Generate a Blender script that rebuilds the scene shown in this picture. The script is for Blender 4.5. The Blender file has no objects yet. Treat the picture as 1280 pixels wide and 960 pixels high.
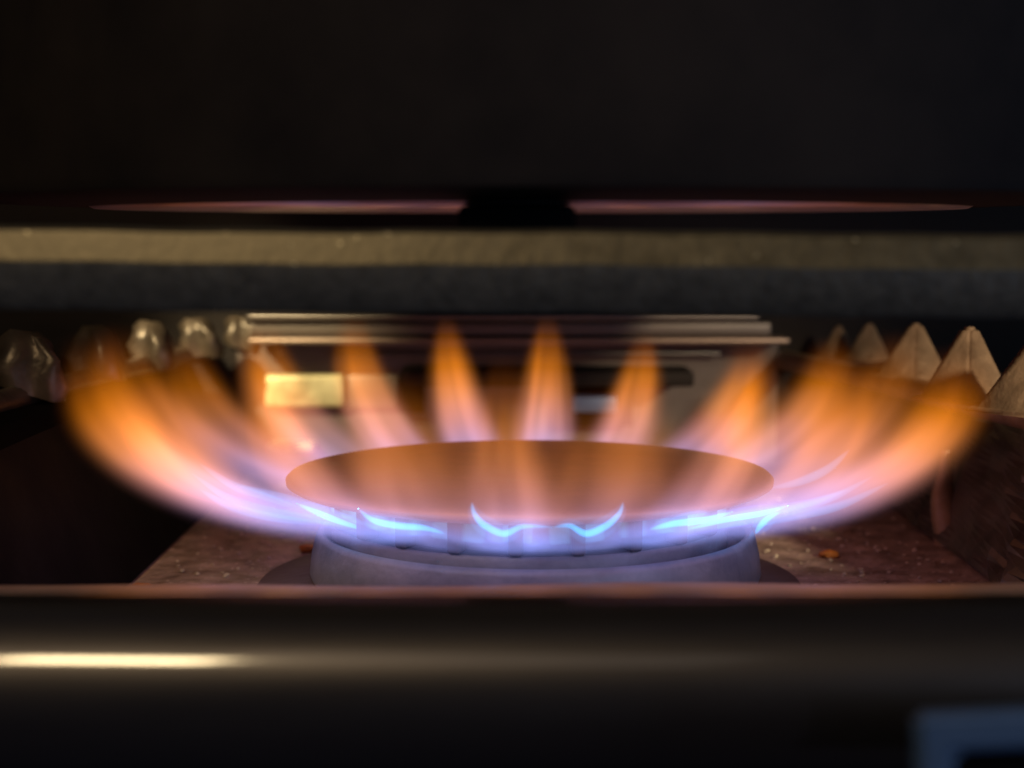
import bpy, bmesh, math, random
from mathutils import Vector, Matrix
random.seed(11)
R = math.radians
S = bpy.context.scene
C = S.collection

# ------------------------------------------------------------------ camera
F_PX = 2040.0                       # focal length in pixels of a 1280 px wide picture
CAM = Vector((-.0036, -.335, .075))
PITCH = math.atan(195 / F_PX)
cam_d = bpy.data.cameras.new('camera')
cam_d.sensor_width = 36
cam_d.lens = F_PX / 1280 * 36
cam_d.clip_start = .01
cam_d.clip_end = 50
cam_d.dof.use_dof = True
cam_d.dof.focus_distance = .318
cam_d.dof.aperture_fstop = 14
cam = bpy.data.objects.new('camera', cam_d)
C.objects.link(cam)
cam.location = CAM
cam.rotation_euler = (R(90) - PITCH, 0, 0)
S.camera = cam

# ------------------------------------------------------------------ world, lamps, exposure
W = bpy.data.worlds.new('World')
S.world = W
W.use_nodes = True
W.node_tree.nodes['Background'].inputs[0].default_value = (.66, .62, .95, 1)
W.node_tree.nodes['Background'].inputs[1].default_value = .014


def area(name, loc, target, sx, sy, power, col):
    d = bpy.data.lights.new(name, 'AREA')
    d.shape = 'RECTANGLE'
    d.size, d.size_y, d.energy, d.color = sx, sy, power, col
    o = bpy.data.objects.new(name, d)
    C.objects.link(o)
    o.location = loc
    o.rotation_euler = (Vector(target) - Vector(loc)).to_track_quat('-Z', 'Y').to_euler()
    return o


area('kitchen_lamp', (-.30, -.85, .78), (0, -.1, .03), .16, .10, 2.2, (1, .76, .42))
area('ceiling_bounce_fill', (-.35, -1.25, 1.35), (0, -.1, .03), 1.3, .5, .34, (1, .86, .76))  # added soft fill for ceiling bounce, gives the rail its broad warm band
area('window_light', (.75, -.75, .20), (.05, -.1, .03), .5, .5, 1.5, (.46, .68, 1))
sd = bpy.data.lights.new('plate_fill_spot', 'SPOT')      # unseen spot added at the left to brighten the yellow back plate
sd.energy, sd.color, sd.spot_size, sd.spot_blend, sd.shadow_soft_size = 18, (1, .84, .48), R(9), .8, .012
so = bpy.data.objects.new('plate_fill_spot', sd)
C.objects.link(so)
so.location = (-.30, -.20, .30)
so.rotation_euler = (Vector((-.074, .16, .030)) - Vector(so.location)).to_track_quat('-Z', 'Y').to_euler()
sd = bpy.data.lights.new('spike_fill_spot', 'SPOT')      # unseen spot added at front right to brighten spikes and side wall
sd.energy, sd.color, sd.spot_size, sd.spot_blend, sd.shadow_soft_size = 11, (1, .80, .52), R(17), .9, .02
so = bpy.data.objects.new('spike_fill_spot', sd)
C.objects.link(so)
so.location = (.36, -.36, .22)
so.rotation_euler = (Vector((.110, .035, .032)) - Vector(so.location)).to_track_quat('-Z', 'Y').to_euler()
S.view_settings.view_transform = 'Standard'
S.view_settings.look = 'None'
S.view_settings.exposure = 0
S.view_settings.gamma = 1
S.view_settings.use_curve_mapping = False
S.render.engine = 'CYCLES'
S.cycles.use_denoising = True
S.cycles.volume_step_rate = .55
S.cycles.max_bounces = 8
S.cycles.transparent_max_bounces = 64
S.cycles.volume_bounces = 0
S.cycles.sample_clamp_indirect = 6


# ------------------------------------------------------------------ helpers
def link_mesh(name, bm, mat, parent=None, smooth=None):
    me = bpy.data.meshes.new(name)
    bmesh.ops.recalc_face_normals(bm, faces=bm.faces)
    bm.to_mesh(me)
    bm.free()
    me.materials.append(mat)
    o = bpy.data.objects.new(name, me)
    C.objects.link(o)
    if parent:
        o.parent = parent
    if smooth:
        me.shade_smooth()
        me.set_sharp_from_angle(angle=R(smooth))
    return o


def tag(o, label, cat, group=None):
    o['label'] = label
    o['category'] = cat
    if group:
        o['group'] = group
    return o


def empty(name, label, cat, loc=(0, 0, 0), group=None):
    o = bpy.data.objects.new(name, None)
    C.objects.link(o)
    o.location = loc
    o.empty_display_size = .01
    return tag(o, label, cat, group)


def box(bm, x0, x1, y0, y1, z0, z1, bev=0.0, seg=2):
    v = [bm.verts.new(p) for p in ((x0, y0, z0), (x1, y0, z0), (x1, y1, z0), (x0, y1, z0),
                                   (x0, y0, z1), (x1, y0, z1), (x1, y1, z1), (x0, y1, z1))]
    fs = [bm.faces.new([v[i] for i in q]) for q in
          ((0, 3, 2, 1), (4, 5, 6, 7), (0, 1, 5, 4), (1, 2, 6, 5), (2, 3, 7, 6), (3, 0, 4, 7))]
    if bev:
        es = list({e for f in fs for e in f.edges})
        bmesh.ops.bevel(bm, geom=es, offset=bev, segments=seg, affect='EDGES', profile=.5)
    return bm


def bx(*a, **k):
    return box(bmesh.new(), *a, **k)


def lathe(prof, n=128, closed=True):
    """prof: (r, z) points, revolved round z; closed joins last to first"""
    bm = bmesh.new()
    rings = []
    for r, z in prof:
        if r < 1e-7:
            rings.append([bm.verts.new((0, 0, z))])
        else:
            rings.append([bm.verts.new((r * math.cos(2 * math.pi * i / n), r * math.sin(2 * math.pi * i / n), z)) for i in range(n)])
    pairs = list(zip(rings, rings[1:]))
    if closed:
        pairs.append((rings[-1], rings[0]))
    for a, b in pairs:
        for i in range(n):
            j = (i + 1) % n
            if len(a) == 1 and len(b) == 1:
                break
            if len(a) == 1:
                bm.faces.new((a[0], b[i], b[j]))
            elif len(b) == 1:
                bm.faces.new((a[i], b[0], a[j]))
            else:
                bm.faces.new((a[i], b[i], b[j], a[j]))
    return bm


def extrude_x(prof, x0, x1, n=1, wob=None):
    """closed (y, z) outline swept along x"""
    bm = bmesh.new()
    rings = []
    for k in range(n + 1):
        x = x0 + (x1 - x0) * k / n
        rings.append([bm.verts.new((x, y + (wob(x, i)[0] if wob else 0), z + (wob(x, i)[1] if wob else 0))) for i, (y, z) in enumerate(prof)])
    m = len(prof)
    for a, b in zip(rings, rings[1:]):
        for i in range(m):
            bm.faces.new((a[i], a[(i + 1) % m], b[(i + 1) % m], b[i]))
    bm.faces.new(rings[0])
    bm.faces.new(rings[-1])
    return bm


def spline(pts, n):
    P = [Vector(p) for p in pts]
    out = []
    m = len(P) - 1
    for k in range(n + 1):
        t = k / n * m
        i = min(int(t), m - 1)
        f = t - i
        p0, p1, p2, p3 = P[max(i - 1, 0)], P[i], P[i + 1], P[min(i + 2, m)]
        out.append(.5 * (2 * p1 + (p2 - p0) * f + (2 * p0 - 5 * p1 + 4 * p2 - p3) * f * f + (3 * p1 - p0 - 3 * p2 + p3) * f ** 3))
    return out


def tube(path, rad, sides=10, flat=1.0):
    """path points, radius function of 0..1"""
    bm = bmesh.new()
    rings = []
    n = len(path) - 1
    for k, p in enumerate(path):
        d = (path[min(k + 1, n)] - path[max(k - 1, 0)]).normalized()
        a = d.cross(Vector((0, 0, 1)))
        if a.length < .05:
            a = d.cross(Vector((1, 0, 0)))
        a.normalize()
        b = d.cross(a)
        r = max(rad(k / n), 2e-5)
        rings.append([bm.verts.new(p + a * r * math.cos(2 * math.pi * i / sides) + b * r * flat * math.sin(2 * math.pi * i / sides)) for i in range(sides)])
    for a, b in zip(rings, rings[1:]):
        for i in range(sides):
            bm.faces.new((a[i], a[(i + 1) % sides], b[(i + 1) % sides], b[i]))
    bm.faces.new(rings[0])
    bm.faces.new(rings[-1])
    return bm


# ------------------------------------------------------------------ materials
def surf(name, c1, c2, rough=(.4, .6), metal=0.0, scale=60.0, bump=.0, spec=.5, bscale=None, detail=6, stretch=(1, 1, 1), fleck=None):
    m = bpy.data.materials.new(name)
    m.use_nodes = True
    nt = m.node_tree
    b = nt.nodes['Principled BSDF']
    tc = nt.nodes.new('ShaderNodeTexCoord')
    mp = nt.nodes.new('ShaderNodeMapping')
    mp.inputs['Scale'].default_value = stretch
    nt.links.new(tc.outputs['Object'], mp.inputs[0])
    n1 = nt.nodes.new('ShaderNodeTexNoise')
    n1.inputs['Scale'].default_value = scale
    n1.inputs['Detail'].default_value = detail
    n1.inputs['Roughness'].default_value = .62
    nt.links.new(mp.outputs[0], n1.inputs['Vector'])
    cr = nt.nodes.new('ShaderNodeValToRGB')
    cr.color_ramp.elements[0].position, cr.color_ramp.elements[1].position = .32, .68
    cr.color_ramp.elements[0].color = (*c1, 1)
    cr.color_ramp.elements[1].color = (*c2, 1)
    nt.links.new(n1.outputs['Fac'], cr.inputs[0])
    col = cr.outputs[0]
    if fleck:
        fc, fs, th = fleck
        n3 = nt.nodes.new('ShaderNodeTexNoise')
        n3.inputs['Scale'].default_value = fs
        n3.inputs['Detail'].default_value = 2
        nt.links.new(mp.outputs[0], n3.inputs['Vector'])
        mr = nt.nodes.new('ShaderNodeMapRange')
        mr.inputs[1].default_value, mr.inputs[2].default_value = th, th + .05
        nt.links.new(n3.outputs['Fac'], mr.inputs[0])
        mx = nt.nodes.new('ShaderNodeMix')
        mx.data_type = 'RGBA'
        nt.links.new(mr.outputs[0], mx.inputs[0])
        nt.links.new(col, mx.inputs[6])
        mx.inputs[7].default_value = (*fc, 1)
        col = mx.outputs[2]
    nt.links.new(col, b.inputs['Base Color'])
    n2 = nt.nodes.new('ShaderNodeTexNoise')
    n2.inputs['Scale'].default_value = bscale or scale * 3.1
    n2.inputs['Detail'].default_value = 5
    nt.links.new(mp.outputs[0], n2.inputs['Vector'])
    rr = nt.nodes.new('ShaderNodeMapRange')
    rr.inputs[1].default_value, rr.inputs[2].default_value = .3, .7
    rr.inputs[3].default_value, rr.inputs[4].default_value = rough
    nt.links.new(n1.outputs['Fac'], rr.inputs[0])
    nt.links.new(rr.outputs[0], b.inputs['Roughness'])
    b.inputs['Metallic'].default_value = metal
    b.inputs['Specular IOR Level'].default_value = spec
    if bump:
        bp = nt.nodes.new('ShaderNodeBump')
        bp.inputs['Strength'].default_value = bump
        bp.inputs['Distance'].default_value = .001
        nt.links.new(n2.outputs['Fac'], bp.inputs['Height'])
        nt.links.new(bp.outputs[0], b.inputs['Normal'])
    return m


M_floor = surf('brown_enamel', (.20, .14, .10), (.62, .47, .37), (.32, .6), 0, 150, .9, .5, 420, fleck=((.85, .75, .62), 560, .66))
M_skirt = surf('dark_plate', (.07, .05, .042), (.13, .095, .08), (.5, .7), 0, 120, .3)
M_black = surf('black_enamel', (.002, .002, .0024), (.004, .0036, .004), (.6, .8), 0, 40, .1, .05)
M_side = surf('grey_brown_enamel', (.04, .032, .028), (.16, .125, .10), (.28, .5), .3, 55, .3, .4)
M_iron = surf('cast_iron', (.055, .052, .052), (.10, .094, .092), (.45, .6), .1, 420, .3, .4, 900)
M_lampgold = surf('painted_lamp_gold_edge', (.12, .096, .058), (.21, .17, .105), (.38, .48), .5, 300, .09, .5, 700, fleck=((.7, .6, .4), 650, .70))  # warm lamplight and glints on the bar's chamfer, put into the colour
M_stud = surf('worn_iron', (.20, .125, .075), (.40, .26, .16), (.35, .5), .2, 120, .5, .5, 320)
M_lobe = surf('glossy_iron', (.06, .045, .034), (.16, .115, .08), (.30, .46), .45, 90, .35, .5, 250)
M_pot = surf('pot_black', (.019, .016, .018), (.042, .033, .032), (.75, .95), .0, 25, .12, .08)
M_potbase = surf('pot_base_metal', (.62, .52, .60), (.85, .74, .82), (.28, .40), .7, 70, .25, .5, 200)
M_rail = surf('rail_steel', (.075, .066, .066), (.115, .10, .098), (.38, .48), .9, 30, .06, .5, 200, stretch=(.15, 1, 1))
b_ = M_rail.node_tree.nodes['Principled BSDF']
b_.inputs['Coat Weight'].default_value = .9
b_.inputs['Coat Roughness'].default_value = .09
b_.inputs['Coat IOR'].default_value = 1.8
M_front = surf('front_panel_black', (.006, .006, .008), (.012, .012, .016), (.3, .5), 0, 20, .05, .4)
M_lip = surf('lip_enamel', (.52, .34, .32), (.64, .44, .42), (.35, .55), .1, 110, .3, .5)
M_bluelit = surf('painted_blue_light_rim', (.08, .15, .31), (.11, .19, .38), (.3, .42), .3, 40, .05, .5)  # blue window light on the knob rim, mixed into its base colour
M_ring = surf('burner_ring', (.29, .33, .43), (.48, .52, .62), (.40, .56), .25, 90, .2, .5, 480)
M_head = surf('burner_head', (.22, .23, .28), (.36, .37, .44), (.4, .6), .25, 100, .2, .5)
M_cap = surf('burner_cap', (.56, .33, .28), (.72, .45, .385), (.46, .62), .20, 70, .12, .5, 900)
M_back = surf('back_panel_dark', (.016, .012, .011), (.032, .025, .022), (.6, .8), .0, 30, .15, .12, stretch=(.2, 1, 1))
M_trim = surf('trim_steel', (.20, .135, .10), (.30, .20, .15), (.35, .5), .4, 40, .1, .5, stretch=(.1, 1, 1))
M_tan = surf('tan_steel', (.09, .068, .055), (.15, .115, .095), (.35, .5), .3, 40, .15, .5, stretch=(.15, 1, 1))
M_plate = surf('grey_brown_plate', (.11, .09, .08), (.19, .155, .14), (.32, .48), .35, 26, .2, .5, stretch=(.25, 1, 1))
M_lampyellow = surf('painted_lamp_yellow', (.40, .33, .17), (.74, .64, .36), (.35, .5), .25, 110, .1, .5)  # yellow of a lamp reflected in the back steel, put into the base colour
M_blue = surf('blue_plate', (.09, .15, .28), (.14, .22, .38), (.3, .5), .2, 60, .1, .5)
M_crumb = surf('crumb_pale', (.6, .48, .34), (.85, .74, .58), (.4, .6), 0, 800, .6)
M_ocrumb = surf('crumb_orange', (.55, .17, .03), (.75, .28, .05), (.35, .5), 0, 700, .5)


class NT:
    """short-hand for math nodes"""

    def __init__(self, nt):
        self.nt = nt

    def m(self, op, *a):
        n = self.nt.nodes.new('ShaderNodeMath')
        n.operation = op
        for i, v in enumerate(a):
            if hasattr(v, 'is_linked'):
                self.nt.links.new(v, n.inputs[i])
            else:
                n.inputs[i].default_value = v
        return n.outputs[0]

    def smooth(self, v, a, b):
        n = self.nt.nodes.new('ShaderNodeMapRange')
        n.interpolation_type = 'SMOOTHSTEP'
        self.nt.links.new(v, n.inputs[0])
        n.inputs[1].default_value, n.inputs[2].default_value = a, b
        return n.outputs[0]


# half thickness (in rho) and half width (local y) along the flame, s = 0 at the port, 1 at the tip
RHO_C = .94
fa = lambda s: .060 + .27 * s - .22 * s * s
fb = lambda s: .72 + .66 * s - 1.02 * s * s
SHARP = 2.3


def volume_mat(name):
    m = bpy.data.materials.new(name)
    m.use_nodes = True
    nt = m.node_tree
    nt.nodes.remove(nt.nodes['Principled BSDF'])
    out = nt.nodes['Material Output']
    em = nt.nodes.new('ShaderNodeEmission')
    nt.links.new(em.outputs[0], out.inputs['Volume'])
    return m, nt, em


def flame_material():
    m, nt, em = volume_mat('burning_gas')
    g = NT(nt)
    tc = nt.nodes.new('ShaderNodeTexCoord')
    oi = nt.nodes.new('ShaderNodeObjectInfo')
    sx = nt.nodes.new('ShaderNodeSeparateXYZ')
    nt.links.new(tc.outputs['Object'], sx.inputs[0])
    oc = nt.nodes.new('ShaderNodeSeparateColor')
    nt.links.new(oi.outputs['Color'], oc.inputs[0])
    X, y, Y = sx.outputs[0], sx.outputs[1], g.m('SUBTRACT', 1, sx.outputs[2])
    rho = g.m('SQRT', g.m('ADD', g.m('MULTIPLY', X, X), g.m('MULTIPLY', Y, Y)))
    s = g.m('DIVIDE', g.m('ARCTAN2', X, Y), math.pi / 2)
    s2 = g.m('MULTIPLY', s, s)
    a = g.m('ADD', .060, g.m('SUBTRACT', g.m('MULTIPLY', s, .27), g.m('MULTIPLY', s2, .22)))
    b = g.m('ADD', .72, g.m('SUBTRACT', g.m('MULTIPLY', s, .66), g.m('MULTIPLY', s2, 1.02)))
    a = g.m('MAXIMUM', a, .03)
    b = g.m('MAXIMUM', b, .08)
    qa = g.m('DIVIDE', g.m('SUBTRACT', rho, RHO_C), a)
    qb = g.m('DIVIDE', y, b)
    q2 = g.m('ADD', g.m('MULTIPLY', qa, qa), g.m('MULTIPLY', qb, qb))
    e = g.m('EXPONENT', g.m('MULTIPLY', g.m('MULTIPLY', q2, q2), -1.75))
    cv = nt.nodes.new('ShaderNodeCombineXYZ')
    nt.links.new(g.m('MULTIPLY', qb, 1.5), cv.inputs[0])
    nt.links.new(g.m('MULTIPLY', qa, 1.1), cv.inputs[1])
    nt.links.new(g.m('ADD', g.m('MULTIPLY', s, 1.1), g.m('MULTIPLY', oi.outputs['Random'], 40)), cv.inputs[2])
    nz = nt.nodes.new('ShaderNodeTexNoise')
    nz.inputs['Scale'].default_value = 1.0
    nz.inputs['Detail'].default_value = 1.5
    nt.links.new(cv.outputs[0], nz.inputs['Vector'])
    e = g.m('MULTIPLY', e, g.m('ADD', .48, g.m('MULTIPLY', g.smooth(nz.outputs['Fac'], .28, .72), .92)))
    prof = g.m('MULTIPLY', g.smooth(s, -.10, .10), g.m('SUBTRACT', 1, g.smooth(s, .58, 1.07)))
    root = g.m('MULTIPLY', g.m('EXPONENT', g.m('MULTIPLY', s2, -26)), g.m('MULTIPLY', oc.outputs[2], g.smooth(s, -.10, .04)))
    prof = g.m('MULTIPLY', prof, g.m('ADD', .38, g.m('MULTIPLY', g.smooth(s, .05, .60), .62)))
    prof = g.m('ADD', g.m('MULTIPLY', prof, oc.outputs[0]), root)
    st = g.m('MULTIPLY', g.m('MULTIPLY', e, prof), 114)
    nt.links.new(st, em.inputs['Strength'])
    cr = nt.nodes.new('ShaderNodeValToRGB')
    el = cr.color_ramp.elements
    el[0].position, el[0].color = 0, (.17, .26, .82, 1)
    el[1].position, el[1].color = 1, (.95, .22, .008, 1)
    for p, c in ((.14, (.25, .31, .88, 1)), (.30, (.44, .31, .62, 1)), (.46, (.62, .26, .26, 1)), (.64, (.76, .245, .08, 1)), (.80, (.98, .26, .010, 1))):
        x = el.new(p)
        x.color = c
    sh = g.m('ADD', s, g.m('SUBTRACT', oc.outputs[1], .5))
    nt.links.new(sh, cr.inputs[0])
    nt.links.new(cr.outputs[0], em.inputs['Color'])
    return m


def glow_mat(name, col, strength):
    m, nt, em = volume_mat(name)
    em.inputs[0].default_value = (*col, 1)
    em.inputs[1].default_value = strength
    return m


M_flame = flame_material()
M_core = glow_mat('blue_inner_flame', (.02, .46, 1.0), 800)
M_halo = glow_mat('blue_flame_halo', (.08, .38, 1.0), 60)
M_fil = glow_mat('pale_flame_filament', (.06, .46, 1.0), 130)
M_port = glow_mat('port_flame_glow', (.12, .40, .62), 80)

# ------------------------------------------------------------------ stove floor and body
o = link_mesh('hob_floor', bx(-.30, .30, -.085, .2, -.02, 0), M_floor)
o['kind'] = 'structure'
o['label'] = 'brown speckled enamel floor of the hob under the burner'

ck = empty('gas_cooker', 'dark gas cooker body with rounded steel front rail and low side walls', 'cooker', (0, -.15, 0))
OFF = Vector((0, .15, 0))


def part(name, bm, mat, parent=ck, smooth=None, off=OFF, label=None):
    bmesh.ops.translate(bm, verts=bm.verts, vec=off)
    o = link_mesh(name, bm, mat, parent, smooth)
    if label:
        o['label'] = label
    return o


# the lip: the turned-up front edge of the hob
lip = [(-.0800, .001), (-.0800, .0178), (-.0806, .0186), (-.0815, .0190), (-.0870, .0190), (-.0884, .0186), (-.0890, .0176), (-.0890, .001)]
part('front_lip', extrude_x(lip, -.3, .3, 40, lambda x, i: (0, .00025 * math.sin(x * 90) + .0002 * math.sin(x * 37))), M_lip, smooth=40)
# the bullnose rail in front of it
rc, rr_ = (-.1400, .0192), .0115
rail = [(rc[0] + rr_ * math.cos(t), rc[1] + rr_ * math.sin(t)) for t in [2 * math.pi * i / 48 for i in range(48)]]
part('front_rail', extrude_x(rail, -.3, .3, 1), M_rail, smooth=50)
part('front_panel', bx(-.3, .3, -.1405, -.0895, -.10, .0085, bev=.001), M_front)
part('rail_bracket', bx(-.3, .3, -.1300, -.0915, .0120, .0145), M_front)
# side walls of the well, leaning outwards
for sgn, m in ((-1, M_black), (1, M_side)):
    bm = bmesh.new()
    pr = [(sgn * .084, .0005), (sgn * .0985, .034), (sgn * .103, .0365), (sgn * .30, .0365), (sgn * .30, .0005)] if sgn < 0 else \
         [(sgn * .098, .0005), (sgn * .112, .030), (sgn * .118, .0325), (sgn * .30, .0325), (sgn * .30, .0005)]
    ra = [bm.verts.new((x, -.0798, z)) for x, z in pr]
    rb = [bm.verts.new((x, .149, z)) for x, z in pr]
    n = len(pr)
    for i in range(n):
        bm.faces.new((ra[i], ra[(i + 1) % n], rb[(i + 1) % n], rb[i]))
    bm.faces.new(ra)
    bm.faces.new(rb)
    if sgn > 0:                                          # crumpled, dented sheet
        es = [e for e in bm.edges if min(v.co.z for v in e.verts) < .031 and max(abs(v.co.x) for v in e.verts) < .2 and e.verts[0].co.x < .115 and e.verts[1].co.x < .115]
        bmesh.ops.subdivide_edges(bm, edges=es, cuts=22, use_grid_fill=True)
        qq = random.Random(8)
        ph_ = [(qq.uniform(60, 260), qq.uniform(100, 420), qq.uniform(0, 6)) for _ in range(7)]
        for v in bm.verts:
            if .0006 < v.co.z < .0299 and v.co.x < .115 and -.079 < v.co.y < .148:
                d_ = sum(math.sin(a_ * v.co.y + b_ * v.co.z + c_) for a_, b_, c_ in ph_)
                v.co.x -= .0009 * abs(d_)
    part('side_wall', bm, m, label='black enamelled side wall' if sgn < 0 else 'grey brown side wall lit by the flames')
# back panel and what is on it
bp = part('back_panel', bx(-.40, .40, .165, .175, .0005, .26), M_back)


def sub(name, bm, mat, par, label=None, smooth=None):
    return part(name, bm, mat, par, smooth, OFF, label)


sub('trim_rail', bx(-.082, .079, .1490, .1600, .0406, .0424, bev=.0007), M_trim, bp, smooth=40)
sub('trim_rail', bx(-.082, .074, .1530, .1600, .0428, .0468, bev=.0007), M_tan, bp, smooth=40)
sub('trim_rail', bx(-.0825, .070, .1505, .1600, .0472, .0500, bev=.0010), M_tan, bp, smooth=40)
sub('ledge', bx(-.037, .050, .1420, .1640, .0285, .0330, bev=.0010), M_back, bp, smooth=40)
sub('bright_plate', bx(-.0790, -.0545, .1590, .1635, .0205, .0306, bev=.0014, seg=3), M_lampyellow, bp, smooth=40)
sub('bright_plate', bx(-.078, -.064, .1560, .1640, .0075, .0098, bev=.0006), M_lampyellow, bp, smooth=40)
sub('back_plate', bx(-.088, .078, .1640, .1649, .0020, .0400, bev=.0003), M_plate, bp, label='grey brown metal plate reflecting the flames')
sub('bright_plate', bx(-.0540, -.0385, .1610, .1635, .0200, .0304, bev=.0010), M_tan, bp, 'dull tan plate beside the bright one', smooth=40)  # fading end of the reflected lamplight, built as a tan plate
sub('ledge', bx(-.058, .060, .1590, .1635, .0362, .0378, bev=.0007), M_plate, bp, smooth=40)
sub('slot', bx(-.0375, -.0305, .1590, .1638, .0190, .0282), M_black, bp)
sub('slot', bx(.0120, .0330, .1570, .1638, .0150, .0282), M_black, bp)
sub('blue_plate', bx(.0145, .0280, .1545, .1565, .0195, .0250, bev=.0006), M_blue, bp, smooth=40)
sub('screw_head', bx(-.0755, -.0730, .1560, .1640, .0370, .0393, bev=.0008, seg=3), M_trim, bp, smooth=60)
# square knob low on the front, only its upper left corner in view
kn = empty('control_knob', 'square dark knob with blue window light coloured into its metal rim at the lower right of the cooker front', 'knob', (.0677, -.180, -.0016))
kn.rotation_euler = (0, R(-2.5), 0)
OK_ = Vector((0, 0, 0))
fr = bmesh.new()
ou = [(-.031, -.031), (.031, -.031), (.031, .031), (-.031, .031)]
inn = [(x * .88, z * .88) for x, z in ou]
for y0, y1 in ((-.0016, .0016),):
    a = [fr.verts.new((x, y0, z)) for x, z in ou]
    b = [fr.verts.new((x, y0, z)) for x, z in inn]
    c = [fr.verts.new((x, y1, z)) for x, z in ou]
    d = [fr.verts.new((x, y1, z)) for x, z in inn]
    for i in range(4):
        j = (i + 1) % 4
        fr.faces.new((a[i], a[j], b[j], b[i]))
        fr.faces.new((c[i], c[j], d[j], d[i]))
        fr.faces.new((a[i], a[j], c[j], c[i]))
        fr.faces.new((b[i], b[j], d[j], d[i]))
bmesh.ops.recalc_face_normals(fr, faces=fr.faces)
bmesh.ops.bevel(fr, geom=[e for e in fr.edges if e.calc_face_angle(0) > .5], offset=.0007, segments=3, affect='EDGES')
part('rim', fr, M_bluelit, kn, 50, OK_)
part('face', bx(-.0272, .0272, -.0002, .0013, -.0272, .0272), M_black, kn, None, OK_)

# ------------------------------------------------------------------ burner
NFL = 22
TH0 = 4.0
bu = empty('gas_burner', 'round gas burner with flat brown cap burning in the middle of the hob', 'burner')
link_mesh('base_plate', lathe([(0, .0005), (.0560, .0005), (.0565, .0012), (.0560, .0020), (.050, .0032), (.046, .0036), (0, .0036)], 128, False), M_skirt, bu, 35)
ring = [(.0380, .0037), (.0462, .0037), (.0466, .0048), (.0462, .0085), (.0453, .0122), (.0449, .0131), (.0443, .0135), (.0436, .0133), (.0431, .0126), (.0424, .0095), (.0405, .0085), (.0380, .0085)]
link_mesh('base_ring', lathe(ring, 160), M_ring, bu, 40).location.x = .0012
hd = [(.0, .0088), (.0400, .0088), (.0409, .0100), (.0409, .0142), (.0404, .0150), (.0372, .0153), (.0372, .0202), (.0, .0202)]
head = link_mesh('burner_head', lathe(hd, 128, False), M_head, bu, 35)
tm = None
for i in range(NFL):
    if tm is None:
        t = link_mesh('tooth', bx(-.0013, .0013, -.0413, -.0374, .0151, .0212, bev=.0004, seg=1), M_skirt, head)
        tm = t
    else:
        t = tm.copy()
        C.objects.link(t)
        t.parent = head
    t.rotation_euler = (0, 0, R(TH0 + (i + .5) * 360 / NFL))
cap = [(0, .0256), (.030, .02555), (.044, .0253), (.0480, .0251), (.0494, .0248), (.0501, .0241), (.0500, .0233), (.0488, .0226), (.0455, .0218), (.0420, .0214), (0, .0214)]
link_mesh('burner_cap', lathe(cap, 192, False), M_cap, bu, 60)

# ------------------------------------------------------------------ flames
Z0 = .0160
R0 = .0405


def flame_mesh():
    bm = bmesh.new()
    n, sides, k = 18, 12, 1.42
    rings = []
    for i in range(n + 1):
        s = -.09 + 1.18 * i / n
        ph = s * math.pi / 2
        a, b = max(fa(s), .03) * k, max(fb(s), .08) * k
        if i == n:
            a, b = a * .5, b * .5
        rg = []
        for j in range(sides):
            t = 2 * math.pi * j / sides
            rho = RHO_C + a * math.cos(t)
            rg.append(bm.verts.new((rho * math.sin(ph), b * math.sin(t), 1 - rho * math.cos(ph))))
        rings.append(rg)
    for a, b in zip(rings, rings[1:]):
        for j in range(sides):
            bm.faces.new((a[j], a[(j + 1) % sides], b[(j + 1) % sides], b[j]))
    bm.faces.new(rings[0])
    bm.faces.new(rings[-1])
    return bm


def port_mesh():
    bm = bmesh.new()
    return box(bm, -.055, .01, -.26, .26, .05, .17, bev=.02)


# clock angle th: 0 = straight back, 90 = right, 180 = towards the viewer, -90 = left
names = {0: 'slim orange flame rising straight up behind the middle of the cap',
         1: 'orange flame behind the cap just right of the middle one, over the blue plate',
         2: 'wide orange flame leaning right behind the cap, left of the right hand spikes',
         3: 'orange flame with dark gap on its right, below the smallest spikes',
         4: 'pink flame sweeping to the back right under the row of spikes',
         5: 'large orange flame reaching furthest right, under the biggest spike',
         6: 'low pink flame along the lower right edge of the fire',
         7: 'blue rooted flame leaving the front right of the burner ring',
         8: 'flame at the front right of the ring over the dark port divider',
         9: 'faint orange streak in front of the cap, right of its middle',
         10: 'small blue scalloped flame in front of the cap, right of the centre line',
         11: 'broad faint orange streak in front of the middle of the cap',
         12: 'faint pink streak in front of the cap, left of its middle',
         13: 'narrow slanting orange streak over the front left of the cap',
         14: 'flame at the front left of the ring beside the blue filaments',
         15: 'blue rooted flame leaving the front left of the burner ring',
         16: 'low lilac flame along the lower left edge of the fire',
         17: 'largest orange flame reaching furthest left against the black wall',
         18: 'pink flame sweeping to the back left under the round studs',
         19: 'orange flame just left of the plate coloured as yellow lamplight',
         20: 'wide orange flame behind the cap, right of the plate coloured as yellow lamplight',
         21: 'slim orange flame behind the cap just left of the middle one'}
proto = None
rnd = random.Random(5)
flames = []
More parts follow.
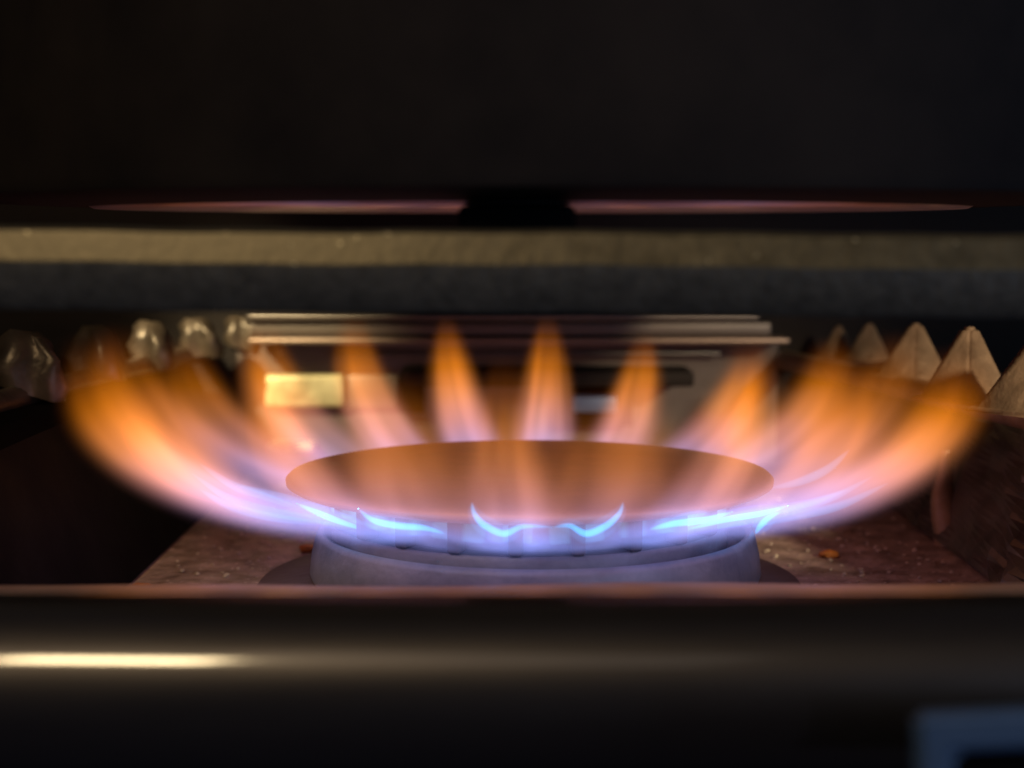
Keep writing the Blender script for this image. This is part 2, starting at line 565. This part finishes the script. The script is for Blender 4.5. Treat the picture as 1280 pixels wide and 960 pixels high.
for i in range(NFL):
    th = TH0 + i * 360 / NFL
    back = .5 + .5 * math.cos(R(th))           # 1 at the back, 0 in front
    side = abs(math.sin(R(th)))
    if proto is None:
        f = link_mesh('flame', flame_mesh(), M_flame)
        p = link_mesh('flame_root', port_mesh(), M_port, f)
        proto, proot = f, p
    else:
        f = proto.copy()
        C.objects.link(f)
        p = proot.copy()
        C.objects.link(p)
        p.parent = f
    tag(f, names[i], 'flame', 'flames round the burner')
    d = Vector((math.sin(R(th)), math.cos(R(th)), 0))
    f.location = d * R0 + Vector((0, 0, Z0))
    f.rotation_euler = (R(rnd.uniform(-3, 3)), 0, math.atan2(d.y, d.x) + R(rnd.uniform(-2.5, 2.5)))
    A = .0548 * (1 + rnd.uniform(-.04, .04)) * (1 - (.065 if d.x > 0 else .015) * side ** 2)
    H = .0365 * (1 + rnd.uniform(-.15, .12))
    st = .86 - .64 * side ** 3 - (.05 if d.x > 0 else 0) * side ** 2
    rt = .03
    tilt = 0
    Wd = .0100 * (.92 + .95 * side ** 3)
    H *= 1 - .17 * (1 - side * side)
    H *= 1 - (.16 if d.x > 0 else .06) * side ** 2
    if back < .35:                              # the ones blowing towards the viewer are thin and faint
        k = (.35 - back) / .35
        A *= 1 - .40 * k
        st *= 1 - .50 * k
        rt += .13 * k
        tilt = 9 * k
        H *= 1 - .1 * k
        Wd *= 1 + 1.0 * k
        H *= 1 + .12 * k
    if i in (9, 11, 13):                        # the three that show as orange streaks over the cap
        st *= 1.6
        Wd *= .58
        A *= 1.04
    elif i in (10, 12, 14, 8):
        st *= 1.15
        Wd *= 1.1
    f.rotation_euler.y = -R(tilt)
    f.scale = (A, Wd, H)
    f.color = (st, .5, rt, 1)
    flames.append(f)


def on_ring(th, r, z):
    return Vector((r * math.sin(R(th)), r * math.cos(R(th)), z))


def filament(owner, pts, r, mats=((1, None),), n=26):
    """a bright inner cone edge of a flame, as thin soft rods"""
    inv = (Matrix.Translation(owner.location) @ owner.rotation_euler.to_matrix().to_4x4() @ Matrix.Diagonal((*owner.scale, 1))).inverted()
    path = spline(pts, n)
    made = None
    for k, m, nm in mats:
        bm = tube(path, lambda t: r * k * (math.sin(math.pi * min(max(t, .02), .98)) ** .7), 10)
        bmesh.ops.transform(bm, matrix=inv, verts=bm.verts)
        o = link_mesh(nm, bm, m, made or owner)
        made = made or o


CORE = ((1, M_core, 'inner_cone'), (2.8, M_halo, 'cone_halo'))
FIL = ((1, M_fil, 'inner_cone'),)


EYE = Vector((-.0036, -.335, .075))      # where the photograph was taken from
TILT = math.atan(195 / 2040)


def px(x, y, yd):
    """point seen at pixel (x, y) of the 1280 x 960 picture on the plane Y = yd"""
    d = Vector(((x - 640) / 2040.0, 1, -(y - 480) / 2040.0))
    c, s_ = math.cos(-TILT), math.sin(-TILT)
    v = Vector((d.x, d.y * c - d.z * s_, d.y * s_ + d.z * c))
    return EYE + v * ((yd - EYE.y) / v.y)


def ringpx(x, y, r):
    """the nearer point at pixel (x, y) on an upright cylinder of radius r"""
    d = px(x, y, 0) - EYE
    a = d.x ** 2 + d.y ** 2
    b = 2 * (EYE.x * d.x + EYE.y * d.y)
    c = EYE.x ** 2 + EYE.y ** 2 - r * r
    q = b * b - 4 * a * c
    t = (-b - math.sqrt(q)) / (2 * a) if q > 0 else -b / (2 * a)
    return EYE + d * t


def ringpath(pp, r):
    return [ringpx(x, y, r) for x, y in pp]


filament(flames[11], ringpath([(590, 628), (593, 642), (605, 656), (630, 667), (654, 658), (690, 659)], .0530), .0007, CORE)
filament(flames[10], ringpath([(692, 659), (712, 657), (733, 667), (758, 657), (774, 642), (779, 628)], .0530), .0007, CORE)
filament(flames[12], ringpath([(448, 636), (466, 650), (496, 657), (530, 660), (556, 667)], .0530), .0007, CORE)
filament(flames[8], ringpath([(812, 662), (840, 655), (880, 650), (915, 640)], .0530), .0007, CORE)
filament(flames[9], ringpath([(836, 652), (862, 646), (884, 639)], .0530), .0010, FIL)
# long pale filaments inside the side flames
for fi, pts in ((15, [(455, 662), (400, 650), (340, 640), (285, 622), (240, 592)]),
                (14, [(470, 660), (420, 642), (385, 632), (340, 618), (295, 606)]),
                (16, [(420, 655), (350, 648), (290, 634), (250, 612)]),
                (17, [(385, 640), (330, 620), (290, 606), (250, 580)])):
    filament(flames[fi], [px(x, y, .001 * (fi - 17) * 9) for x, y in pts], .0010, FIL)
filament(flames[15], [px(x, y, -.022) for x, y in [(462, 664), (425, 652), (395, 640), (372, 630)]], .0007, CORE)
for fi, pts in ((7, [(850, 664), (910, 655), (980, 640), (1040, 622), (1090, 596)]),
                (8, [(880, 650), (940, 642), (1000, 632), (1060, 612)]),
                (6, [(930, 660), (990, 646), (1050, 632), (1110, 604)]),
                (5, [(965, 610), (1000, 602), (1035, 586), (1062, 562)])):
    filament(flames[fi], [px(x, y, .001 * (5 - fi) * 9) for x, y in pts], .0010, FIL)
filament(flames[7], [px(x, y, -.022) for x, y in [(860, 662), (905, 650), (950, 642), (985, 632)]], .0007, CORE)
filament(flames[6], [px(x, y, -.006) for x, y in [(944, 668), (950, 658), (960, 648), (975, 640)]], .0007, CORE)

# ------------------------------------------------------------------ pan support
ps = empty('pan_support', 'dark iron pan support with a long front bar and rows of teeth at both sides', 'pan support', (0, -.11, .04))
OFF2 = -Vector(ps.location)
yb = -.112
bar = [(yb - .0050, .0636), (yb - .0056, .0643), (yb - .0064, .0700), (yb - .0063, .0703), (yb - .0049, .0741), (yb - .0040, .0746), (yb - .0012, .0748), (yb + .0060, .0742), (yb + .0070, .0644), (yb + .0064, .0636)]
bo = part('front_bar', extrude_x(bar, -.22, .22, 160, lambda x, i: (.00010 * math.sin(x * 110), .00012 * math.sin(x * 75 + 1) + .00006 * math.sin(x * 290) - x * .0075)), M_iron, ps, 35, OFF2)
bo.data.materials.append(M_lampgold)                     # lamplight on the chamfer painted as a lighter gold colour
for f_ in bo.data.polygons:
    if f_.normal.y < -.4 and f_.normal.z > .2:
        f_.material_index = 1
part('finger', bx(-.0112, .0054, yb + .0068, -.035, 0.0690, .0783, bev=.0012), M_black, ps, 35, OFF2, 'short finger behind the middle of the front bar')


def stud_bm(kind, w, h):
    bm = bmesh.new()
    if kind in ('spike', 'lobe'):
        b = [bm.verts.new((x * w / 2, y * w / 2, 0)) for x, y in ((-1, -1), (1, -1), (1, 1), (-1, 1))]
        t = [bm.verts.new((x * w * .11 + w * .06, y * w * .11, h)) for x, y in ((-1, -1), (1, -1), (1, 1), (-1, 1))]
        for i in range(4):
            bm.faces.new((b[i], b[(i + 1) % 4], t[(i + 1) % 4], t[i]))
        bm.faces.new(t)
        bm.faces.new(b)
        if kind == 'lobe':
            for v in t:
                v.co = Vector((v.co.x * 1.8 - w * .32, v.co.y * 1.7, v.co.z + (v.co.x - w * .06) * -.7))
        bmesh.ops.rotate(bm, verts=bm.verts, matrix=Matrix.Rotation(R(33 if kind == 'spike' else -14), 3, 'Z'))
        bmesh.ops.bevel(bm, geom=list(bm.edges), offset=w * (.06 if kind == 'spike' else .18), segments=3 if kind == 'spike' else 5, affect='EDGES')
    elif kind == 'claw':
        pth = spline([(-w * .18, 0, 0), (-w * .30, 0, h * .55), (-w * .14, 0, h * .88), (w * .10, 0, h * .80), (w * .34, 0, h * .45), (w * .46, 0, 0)], 18)
        bm.free()
        bm = tube(pth, lambda t: w * (.22 + .12 * math.sin(t * math.pi)), 12, .9)
    else:
        pr = [(0, 0), (w * .5, 0), (w * .52, h * .3), (w * .44, h * .68), (w * .27, h * .92), (0, h)]
        bm.free()
        bm = lathe(pr, 28, False)
        bmesh.ops.scale(bm, vec=(.95, .7, 1), verts=bm.verts)
        for v in bm.verts:
            v.co.x -= v.co.z * .22
            v.co.y += .09 * w * math.sin(v.co.x / w * 9 + v.co.z / h * 4)
            v.co.x += .07 * w * math.sin(v.co.y / w * 11 + v.co.z / h * 7)
    return bm


# rails: (near point, far point) on both sides, z of their tops
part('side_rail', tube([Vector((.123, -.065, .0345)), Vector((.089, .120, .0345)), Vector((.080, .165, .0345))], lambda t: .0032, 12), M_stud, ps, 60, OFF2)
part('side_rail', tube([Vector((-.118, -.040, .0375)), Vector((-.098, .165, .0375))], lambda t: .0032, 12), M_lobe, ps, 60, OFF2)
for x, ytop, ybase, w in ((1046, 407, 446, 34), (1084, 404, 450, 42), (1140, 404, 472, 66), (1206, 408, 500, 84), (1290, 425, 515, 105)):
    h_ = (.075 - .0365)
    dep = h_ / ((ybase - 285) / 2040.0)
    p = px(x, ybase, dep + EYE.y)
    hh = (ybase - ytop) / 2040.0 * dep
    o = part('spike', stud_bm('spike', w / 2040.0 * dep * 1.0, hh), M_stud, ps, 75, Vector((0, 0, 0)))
    o.location = p - Vector(ps.location)
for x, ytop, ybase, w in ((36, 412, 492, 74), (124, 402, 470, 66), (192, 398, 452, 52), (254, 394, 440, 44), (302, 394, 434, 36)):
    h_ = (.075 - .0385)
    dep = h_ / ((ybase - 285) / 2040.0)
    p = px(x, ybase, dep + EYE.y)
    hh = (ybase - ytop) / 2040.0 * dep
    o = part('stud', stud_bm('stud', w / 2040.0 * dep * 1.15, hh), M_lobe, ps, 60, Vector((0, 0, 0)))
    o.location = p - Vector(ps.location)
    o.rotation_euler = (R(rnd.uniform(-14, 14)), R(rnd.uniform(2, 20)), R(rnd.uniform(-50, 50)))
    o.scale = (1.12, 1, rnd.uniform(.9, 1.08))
# solid wedge standing in for a pale reflection on the right wall
part('reflection_wedge', tube(spline([(.1010, .055, .0215), (.1006, .054, .0160), (.1000, .053, .0100), (.1015, .050, .0030), (.1025, .049, .0005)], 16), lambda t: .0012 + .0052 * t ** 1.6, 16), M_stud, ps, 60, OFF2)

# ------------------------------------------------------------------ pot
pot = empty('cooking_pot', 'large black pot standing over the flames, only its dark lower side in view', 'pot', (0, .0, .0787))
RP = .112
RB = .0875
wall = [(RB + .0003, .0003), (RP - .003, .0012), (RP - .0008, .0020), (RP, .0040), (RP + .002, .15), (RP - .001, .15), (RP - .004, .005), (RB, .0040)]
link_mesh('pot_wall', lathe(wall, 128), M_pot, pot, 40)
link_mesh('pot_base', lathe([(0, 0), (RB - .0012, 0), (RB, .0006), (RB - .0006, .0034), (0, .0034)], 128, False), M_potbase, pot, 40)



# ------------------------------------------------------------------ crumbs
def lump(bm, c, r, seed, sub_=1):
    q = random.Random(seed)
    g = bmesh.ops.create_icosphere(bm, subdivisions=sub_, radius=r)
    for v in g['verts']:
        v.co *= q.uniform(.65, 1.25)
        v.co.z *= .7
        v.co += Vector(c)


def floor_px(x, y):
    d = px(x, y, 0) - EYE
    return EYE + d * (-EYE.z / d.z)


for (x, y, r, lb) in ((389, 686, .0019, 'orange crumb lying left of the burner ring'),
                      (1036, 693, .0017, 'orange brown crumb on the brown floor right of the burner'),
                      (178, 733, .0014, 'reddish crumb at the far left by the front lip')):
    bm = bmesh.new()
    lump(bm, (0, 0, 0), r, int(x), 2)
    bmesh.ops.scale(bm, vec=(1.5, 1, .8), verts=bm.verts)
    o = link_mesh('crumb', bm, M_ocrumb, None, 180)
    p = floor_px(x, y + 4)
    o.location = (p.x, p.y, r * .45)
    tag(o, lb, 'crumb', 'larger crumbs on the hob floor')
bm = bmesh.new()
q = random.Random(3)
spots = [(228, 715, .8), (247, 719, .8), (283, 722, 1.0), (210, 742, .9), (960, 690, .8), (970, 697, .8), (1098, 690, .7), (1160, 702, .9), (1078, 721, .7), (1040, 660, .7), (1130, 660, .7), (1165, 652, .7), (1125, 680, .6), (352, 672, .8), (375, 706, .6)]
for x, y, r in spots:
    p = floor_px(x, y)
    lump(bm, (p.x, p.y, .0004), r * .0008, int(x * 3))
for k in range(260):
    x = q.choice((q.uniform(-.08, -.05), q.uniform(.05, .096)))
    lump(bm, (x, q.uniform(-.06, .12), .0002), q.uniform(.00025, .0007), k)
o = link_mesh('crumbs', bm, M_crumb)
o['kind'] = 'stuff'
o['label'] = 'tiny pale crumbs scattered over the brown hob floor'
